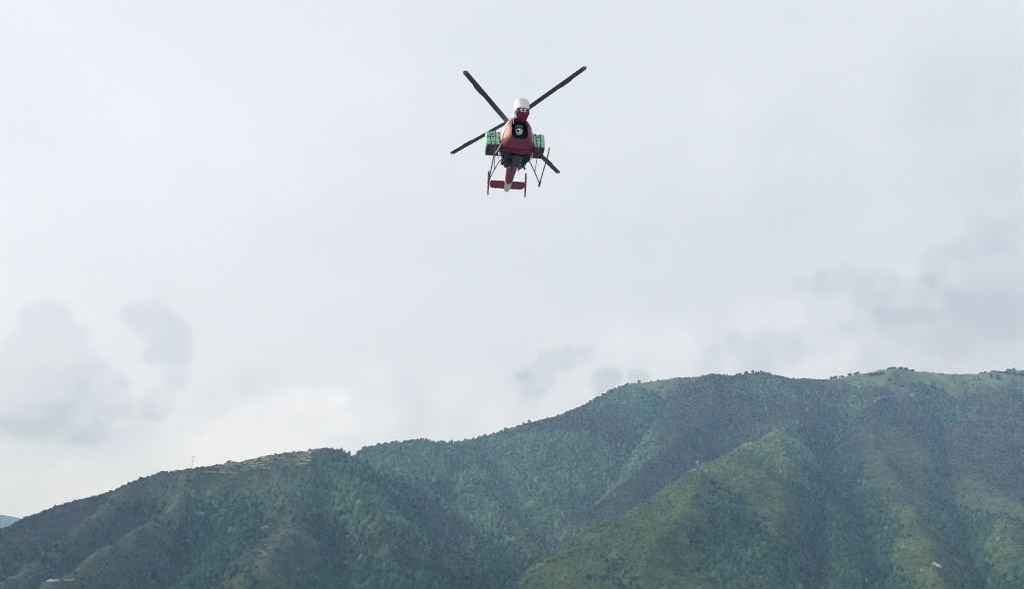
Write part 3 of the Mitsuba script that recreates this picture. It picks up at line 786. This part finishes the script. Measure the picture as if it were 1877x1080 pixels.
# pale wedge panels on both flanks of the nose, a little proud of the shell
shell2 = man(loft([(x, -0.03, -0.02, np.interp(x, NX, NW) + .006, np.interp(x, NX, NU) + .006, np.interp(x, NX, ND) + .006) for x in xs], 96, 2.15, 4.0)) - man(body)
for s in (-1, 1):
    wedge = manifold3d.CrossSection([[(0.83, 0.10), (0.62, -0.42), (0.72, -0.40)] if s > 0 else [(0.80, 0.06), (0.60, -0.30), (0.72, -0.33)]])
    if wedge.area() < 1e-4:
        wedge = manifold3d.CrossSection([[(0.83, 0.10), (0.72, -0.40), (0.62, -0.42)] if s > 0 else [(0.80, 0.06), (0.72, -0.33), (0.60, -0.30)]])
    w = wedge.extrude(1.0)
    w = w.transform([[1, 0, 0, 0], [0, 0, float(s), 0], [0, 1, 0, 0]])
    if w.volume() < 0:
        w = wedge.extrude(1.0).transform([[1, 0, 0, 0], [0, 0, float(s), 0], [0, 1, 0, 0]])
    part('side_stripe', tri(shell2 ^ w), 'heli_pink', 40)
part('chin_lip', join(box(0.36, 0.47, -0.50, 0.42, -0.655, -0.60, .012), box(0.30, 0.42, -0.12, 0.20, -0.68, -0.63, .012)), 'heli_red')

# gimballed camera in the bay
gc = np.array([0.86, -0.045, -0.19])
g = part('gimbal_camera', trimesh.creation.icosphere(3, 0.115).apply_translation(gc), 'drum_white', True, 'white ball camera hanging in the nose opening')
fw = np.array([0.80, -0.42, -0.42])
fw /= np.linalg.norm(fw)
part(g + '__lens', cyl(gc + fw * 0.09, gc + fw * 0.122, 0.046), 'lens_glass', 40)
part(g + '__lens', cyl(gc + np.array([.9, .35, -.2]) * 0.09, gc + np.array([.9, .35, -.2]) * 0.124, 0.02), 'lens_glass', 40)
part(g + '__yoke', join(box(0.79, 0.93, -0.175, -0.163, -0.24, -0.02, .004), box(0.79, 0.93, 0.073, 0.085, -0.24, -0.02, .004), box(0.76, 0.95, -0.175, 0.085, -0.04, 0.02, .008)), 'yoke_grey', False)
part(g + '__mount', join(box(0.70, 0.90, -0.14, 0.05, 0.02, 0.07, .01), cyl((0.82, -0.045, 0.06), (0.82, -0.045, 0.26), 0.04)), 'heli_black')

# white drum in front of the nose on its red bracket
dc = np.array([1.10, 0.045])
prof = np.array([[0, 0.45], [0.235, 0.45], [0.252, 0.462], [0.255, 0.48], [0.255, 0.84], [0.247, 0.865], [0.225, 0.88], [0, 0.885]])
drum = trimesh.creation.revolve(prof, sections=64)
drum.apply_translation([dc[0], dc[1], 0])
drum.fix_normals()
d = part('sensor_drum', drum, 'drum_white', 30, 'white cylindrical drum on the nose')
part(d + '__bottom_ring', trimesh.creation.annulus(0.17, 0.235, 0.012).apply_translation([dc[0], dc[1], 0.443]), 'heli_grey', 30)
taper = trimesh.convex.convex_hull(np.array([[x, dc[1] + y, z] for x, w, z0, z1 in ((1.31, .215, .255, .443), (1.02, .15, .20, .443)) for y in (-w, w) for z in (z0, z1)] + [[1.33, dc[1] + y, z] for y in (-.19, .19) for z in (.28, .43)]))
b = part('bracket', taper, 'heli_red', False, 'red bracket under the white drum with a square framed camera')
part(b + '__camera_frame', tri(man(box(1.328, 1.345, dc[1] - .085, dc[1] + .085, .275, .387)) - man(cyl((1.2, dc[1], .331), (1.5, dc[1], .331), .054, sides=28))), 'drum_white')
part(b + '__lens', cyl((1.30, dc[1], .331), (1.340, dc[1], .331), .052), 'lens_glass', 30)
for s in (-1, 1):
    part('drum_arm', join(tube_mesh([(1.15, dc[1] + s * .125, .29), (1.05, dc[1] + s * .135, .25), (0.85, dc[1] + s * .14, .38)], .022, 10)), 'heli_black', 40)
part('pitot_tube', tube_mesh([(0.90, -0.225, 0.36), (0.985, -0.24, 0.31), (1.0, -0.24, 0.27), (1.0, -0.235, 0.02)], [.016, .016, .013, .010], 10), 'drum_white', 40)
part('access_flap', trimesh.convex.convex_hull(np.array([[.98, -.07, .43], [.90, -.10, .50], [.80, -.40, .36], [.86, -.38, .30], [.97, -.08, .40], [.88, -.12, .46], [.79, -.41, .33]])), 'heli_pink', False, 'pinkish flap standing up on the upper left of the nose')
part('beacon', join(cyl((.93, -.17, .44), (.93, -.17, .53), .018, .012)), 'heli_grey', 40)

# --- rotors: two two-bladed rotors on one mast
part('mast', cyl((0, 0, 0.40), (0, 0, 1.30), 0.035), 'heli_metal', 40)
for z_, r_ in ((.44, .11), (.82, .10), (.96, .08)):
    part('swashplate', cyl((0, 0, z_), (0, 0, z_ + .035), r_), 'heli_metal', 30)
CONE = 0.07


def blade_mesh(r0, r1, flip):
    """A rotor blade along +x with an aerofoil section, a trim tab on its trailing edge and a rounded tip."""
    rs = np.r_[np.linspace(r0, r0 + .25, 5), np.linspace(r0 + .4, r1 - .12, 26), r1 - .08, r1 - .05, r1 - .025, r1 - .008, r1]
    an = np.linspace(0, 2 * np.pi, 20, endpoint=False)
    rows = []
    for r in rs:
        c = 0.175 * np.clip((r - r0) / .25 * .55 + .45, 0, 1)
        if r > r1 - .12:
            c *= math.sqrt(max(1 - ((r - (r1 - .12)) / .12) ** 2, .04))
        tab = 0.026 * (1 if .66 * r1 < r < .79 * r1 else 0)
        y = np.cos(an)
        y = np.where(y > 0, y * c * .5, y * (c * .5 + tab))
        z = np.sin(an) * .012 * (.6 + .4 * np.cos(an)) * np.clip(c / .12, .3, 1.2)
        tw = -0.10 * (r / r1) + .12
        rows.append(np.stack([np.full(20, r), flip * (y * math.cos(tw) - z * math.sin(tw)), y * math.sin(tw) + z * math.cos(tw)], 1))
    v = np.vstack(rows + [rows[0].mean(0)[None], rows[-1].mean(0)[None]])
    n, f = len(rs), []
    for i in range(n - 1):
        for j in range(20):
            a, b_ = i * 20 + j, i * 20 + (j + 1) % 20
            f += [[a, b_, b_ + 20], [a, b_ + 20, a + 20]]
    for j in range(20):
        f += [[(j + 1) % 20, j, n * 20], [(n - 1) * 20 + j, (n - 1) * 20 + (j + 1) % 20, n * 20 + 1]]
    m = trimesh.Trimesh(v, np.array(f), process=False)
    m.fix_normals()
    return m


for zh, az, flip, rn in ((1.178, 0.684, -1, 'upper_rotor'), (0.579, -0.691, 1, 'lower_rotor')):
    part(rn, join(cyl((0, 0, zh - .07), (0, 0, zh + .07), .085), box(-.16, .16, -.07, .07, zh - .05, zh + .05, .015).apply_transform(trimesh.transformations.rotation_matrix(az, [0, 0, 1]))), 'heli_metal', 30,
         'two bladed upper rotor' if zh > 1 else 'two bladed lower rotor')
    for k in (0, 1):
        R_ = trimesh.transformations.rotation_matrix(az + k * np.pi, [0, 0, 1]) @ trimesh.transformations.rotation_matrix(-CONE, [0, 1, 0])
        R_[:3, 3] = [0, 0, zh]
        bk = part(rn + '__blade', blade_mesh(.30, 3.10, flip).apply_transform(R_), 'blade_black', 40)
        tip = blade_mesh(.30, 3.175, flip)
        tip = trimesh.intersections.slice_mesh_plane(tip, [1, 0, 0], [3.04, 0, 0])
        tip.vertices[:, 1:] *= 1.06
        part(rn + '__tip_cap', tip.apply_transform(R_), 'blade_tip', 40)
        part(rn + '__blade_grip', join(cyl((.10, 0, 0), (.34, 0, 0), .042), box(.26, .42, -.055, .055, -.03, .03, .008), cyl((.16, -.13 * flip, -.03), (.24, 0, -.01), .012, sides=8)).apply_transform(R_), 'heli_metal', 30)

# --- engine bay under the belly
eng = trimesh.convex.convex_hull(np.array([[.42, -.46, -.24], [.42, .42, -.24], [.42, -.44, -.56], [.42, .40, -.56], [-.30, -.40, -.60], [-.30, .36, -.60], [-.72, -.22, -.50], [-.72, .18, -.50], [-.84, -.2, -.26], [-.84, .18, -.26], [-.34, -.46, -.24], [-.34, .42, -.24]]))
e = part('engine', eng, 'heli_engine', False, 'dark engine and frame under the belly')
er = np.random.default_rng(3)
for s in (-1, 1):
    for i, x in enumerate((.12, -.16)):
        cyl_ = join(*[cyl((x, s * (.17 + .022 * q) - .02, -.60), (x, s * (.176 + .022 * q + .004) - .02, -.60), .085, sides=20) for q in range(7)], cyl((x, s * .16 - .02, -.60), (x, s * .35 - .02, -.60), .06, sides=16))
        part('engine__cylinder', cyl_, 'heli_engine', 30)
    part('engine__hose', tube_mesh([(.10, s * .16, -.68), (-.02, s * .14, -.70), (-.18, s * .09, -.685), (-.30, s * .07, -.64)], .013, 8), 'heli_metal', 40)
    part('engine__hose', tube_mesh([(.36, s * .34, -.62), (.20, s * .40, -.66), (-.05, s * .41, -.62), (-.25, s * .33, -.64)], .016, 8), 'heli_black', 40)
    part('engine__side_box', join(box(.02, .30, s * .44 - .05, s * .44 + .05, -.52, -.34, .015), box(-.22, -.06, s * .43 - .045, s * .43 + .045, -.54, -.40, .012)), 'heli_black')
    part('engine__rail', tube_mesh([(.46, s * .36 - .02, -.66), (-.30, s * .34 - .02, -.67), (-.74, s * .17 - .02, -.54)], .018, 10), 'heli_black', 40)
part('engine__crankcase', join(box(-.34, .24, -.17, .13, -.72, -.56, .03), cyl((.24, -.02, -.64), (.30, -.02, -.64), .10)), 'heli_engine', 30)
part('engine__starter', join(cyl((-.42, -.10, -.58), (-.60, -.10, -.55), .055), cyl((-.60, -.10, -.55), (-.63, -.10, -.545), .035)), 'heli_engine', 30)
part('engine__pulley', join(cyl((-.36, .06, -.64), (-.40, .06, -.635), .085), cyl((-.40, .06, -.635), (-.43, .06, -.63), .03)), 'heli_metal', 30)
for i in range(9):
    c = np.array([er.uniform(-.55, .38), er.uniform(-.34, .30), -.60 - er.uniform(0, .03)])
    s = er.uniform(.025, .06, 3)
    part('engine__fitting', box(*np.ravel(np.column_stack([c - s, c + s])), .008), 'heli_engine' if i % 3 else 'heli_metal')
part('engine__cable', join(*[tube_mesh([(er.uniform(.1, .4), y0, -.66), (er.uniform(-.1, .1), y0 + er.uniform(-.08, .08), -.70), (er.uniform(-.5, -.2), y0 * .6, -.64)], .008, 6) for y0 in (-.3, -.22, .05, .2, .28)]), 'heli_black', 40)
part('radiator', join(box(-.60, -.42, -.46, -.36, -.46, -.28, .01), *[box(-.615, -.60, -.455 + .02 * q, -.445 + .02 * q, -.45, -.29) for q in range(5)]), 'heli_black')
part('muffler', join(tube_mesh([(-.78, -.28, -.36), (-.50, -.34, -.44), (-.30, -.30, -.52)], [.05, .06, .05], 14)), 'skid_brown', 40)
part('exhaust_pipe', tube_mesh([(-.20, .14, -.62), (-.36, .235, -.60), (-.50, .31, -.56), (-.66, .385, -.52)], [.03, .032, .034, .036], 14), 'heli_black', 40)
part('whip_antenna', tube_mesh([(-.55, .13, -.58), (-.80, .19, -.62)], [.006, .004], 6), 'heli_black', 40)

# --- tail
part('tail_boom', loft([(x, -0.02, -0.27, r, r, r) for x, r in ((-1.66, .140), (-1.4, .155), (-1.1, .175), (-0.85, .19), (-0.6, .20))], 40, 2.0), 'heli_red', 40, 'red tapering tail boom')
tip = loft([(x, -0.02, -0.27, r, r, r) for x, r in ((-2.30, .012), (-2.295, .04), (-2.27, .072), (-2.22, .095), (-2.1, .112), (-1.9, .130), (-1.70, .143), (-1.62, .147), (-1.55, .150))], 40, 2.0)
cutter = man(cyl((-1.60, -.02, -.80), (-1.60, -.02, -.27), .125, sides=40)) + man(box(-1.60, -1.0, -.145, .105, -.8, -.27))
tipm = man(tip) - cutter
part('tail_cone', tri(tipm), 'heli_grey', 40, 'pale grey rounded tail end')
part('tail_cone__lamp', trimesh.creation.icosphere(2, .022).apply_translation([-1.745, 0.0, -.408]), 'drum_white', True)
part('tail_boom__belly_panel', loft([(-1.70, -.02, -.27, .02, .02, .135), (-1.69, -.02, -.27, .06, .05, .139), (-1.65, -.02, -.27, .105, .08, .1405), (-1.60, -.02, -.27, .125, .1, .143), (-1.5, -.02, -.27, .14, .1, .147), (-1.3, -.02, -.27, .155, .1, .158)], 40, 2.0), 'heli_red', 40)
for s in (-1, 1):
    pl = np.array([[-1.745, s * .08], [-1.745, s * .615], [-1.80, s * .64], [-2.02, s * .628], [-2.14, s * .57], [-2.165, s * .50], [-2.165, s * .08]]) + [0, -.03]
    h_ = []
    for x, y in pl:
        h_ += [[x, y, -.245], [x, y, -.275]]
    part('tailplane', trimesh.convex.convex_hull(np.array(h_)), 'heli_red')
    yf = s * .672 - .03
    fin = np.array([[-1.80, .20], [-1.88, .235], [-2.06, -.05], [-2.17, -.32], [-2.08, -.36], [-1.92, -.18], [-1.84, 0.0]])
    fl = [[x, yf + t, z] for x, z in fin for t in (-.026, .026)]
    fk = part('end_fin', trimesh.convex.convex_hull(np.array(fl)), 'heli_red')
    low = np.array([[-2.08, -.364], [-2.172, -.324], [-2.26, -.52], [-2.235, -.55], [-2.13, -.44]])
    part(fk + '__lower_tip', trimesh.convex.convex_hull(np.array([[x, yf + t, z] for x, z in low for t in (-.022, .022)])), 'heli_black')
    for x_ in (-1.86, -2.02):
        part(fk + '__bracket', cyl((x_, s * .58 - .03, -.26), (x_, yf, -.21), .012, sides=8), 'heli_pink')

# --- landing gear
for s in (-1, 1):
    y = s * .877
    part('skid', tube_mesh([(1.13, y, -.985), (1.06, y, -1.055), (.96, y, -1.085), (-.80, y, -1.09), (-.86, y, -1.075)], .021, 12), 'skid_brown', 40)
    f0 = (.35, s * .52 - .03, -.26)
    part('front_strut', tube_mesh([f0, (.47, s * .66 - .015, -.60), (.64, y, -1.08)], [.021, .021, .019], 12), 'heli_pink' if s < 0 else 'heli_red', 40, 'pink red front skid strut')
    part('rear_strut', tube_mesh([(-.33, s * .35 - .02, -.47), (-.35, s * .46, -.42), (-.37, s * .53, -.45), (-.52, s * .69, -.72), (-.70, y, -1.07)], .018, 12), 'skid_brown', 40)
    part('middle_strut', tube_mesh([(-.10, s * .72, -.44), (-.30, s * .715, -.57), (-.53, s * .70, -.735)], .013, 10), 'skid_brown', 40)
    part('skid_shoe', box(-.82, -.58, y - .03, y + .03, -1.125, -1.06, .01), 'heli_black')
    part('brace', tube_mesh([(.48, s * .50 - .03, .16), (.47, s * .80 - .02, -.30)], .011, 8), 'heli_grey', 40)
    part('side_post', join(cyl((.34, s * .565 - .03, -.28), (.34, s * .565 - .03, .16), .014, sides=8), box(.32, .36, s * .60 - .07, s * .60 + .03, .14, .165)), 'heli_black')
    part('actuator', join(cyl((.10, s * .56 - .03, -.44), (-.24, s * .56 - .03, -.44), .020), cyl((-.24, s * .56 - .03, -.44), (-.31, s * .56 - .03, -.44), .012)), 'drum_white', 30)  # white rod in the gap where sky shows between rack and body
part('cross_tube', tube_mesh([(.37, -.76, -.47), (.40, -.5, -.66), (.40, 0, -.70), (.40, .45, -.66), (.37, .70, -.47)], .014, 10), 'heli_red', 40)

# --- green cargo boxes strapped on side racks
for s, y0, y1 in ((-1, -1.07, -.61), (1, .50, .925)):
    z0, z1, x0, x1 = -.33, .22, -.20, .33
    c = part('cargo_box', box(x0, x1, y0, y1, z0 + .10, z1, .018), 'box_green', False, 'green cargo box on the side rack' + (' with dark lettering' if s < 0 else ' without lettering'))
    part(c + '__base', box(x0 + .005, x1 - .005, y0 + .006, y1 - .006, z0 + .015, z0 + .098, .012), 'box_green')
    part(c + '__lid_seam', box(x0 - .002, x1 + .003, y0 - .003, y1 + .003, z0 + .258, z0 + .265), 'box_dark')
    w = y1 - y0
    part(c + '__handle', box(x1 + .001, x1 + .022, y0 + .36 * w, y0 + .58 * w, z1 - .145, z1 - .11, .006), 'strap_black')
    for t, q in ((.27, .10), (.70, -.06)):
        ya = y0 + t * w
        yb = ya + q * w
        part(c + '__strap', join(trimesh.convex.convex_hull(np.array([[x1 + e_, yy + o, zz] for e_ in (.002, .010) for yy, zz in ((ya, z1 + .004), (yb, z0)) for o in (-.012, .012)])), box(x0 - .01, x1 + .012, ya - .017, ya + .017, z1 + .002, z1 + .010), box(x0 - .01, x1 + .012, yb - .017, yb + .017, z0 + .002, z0 + .012)), 'strap_black')
    rows = []
    if s < 0:
        yy = y0 + .07 * w
        for k, l in enumerate((.045, .03, .04, .035, .05, .02, .012, .03, .03, .02)):
            if k in (3, 5, 6):
                yy += .014
            rows.append(box(x1 + .001, x1 + .006, yy, yy + l, z0 + .305, z0 + .345 - .006 * (k % 3)))
            yy += l + .008
        part(c + '__lettering', join(*rows), 'strap_black')
    ymid = (y0 + y1) / 2
    part('rack', join(box(x0 - .02, x1 - .02, y0 + .05, y0 + .09, z0 - .055, z0 + .0, .006), box(x0 - .02, x1 - .02, y1 - .09, y1 - .05, z0 - .055, z0 + .0, .006),
                      *[box(x, x + .04, min(y0 + .02, s * .40), max(y1 - .02, s * .40), z0 - .088, z0 - .056, .006) for x in (-.18, .05, .24)]), 'heli_black', False)
    part('rack__tray', box(x0 - .01, x1 - .06, y0 + .03, y1 + .0, z0 - .012, z0 + .012, .004), 'box_dark')
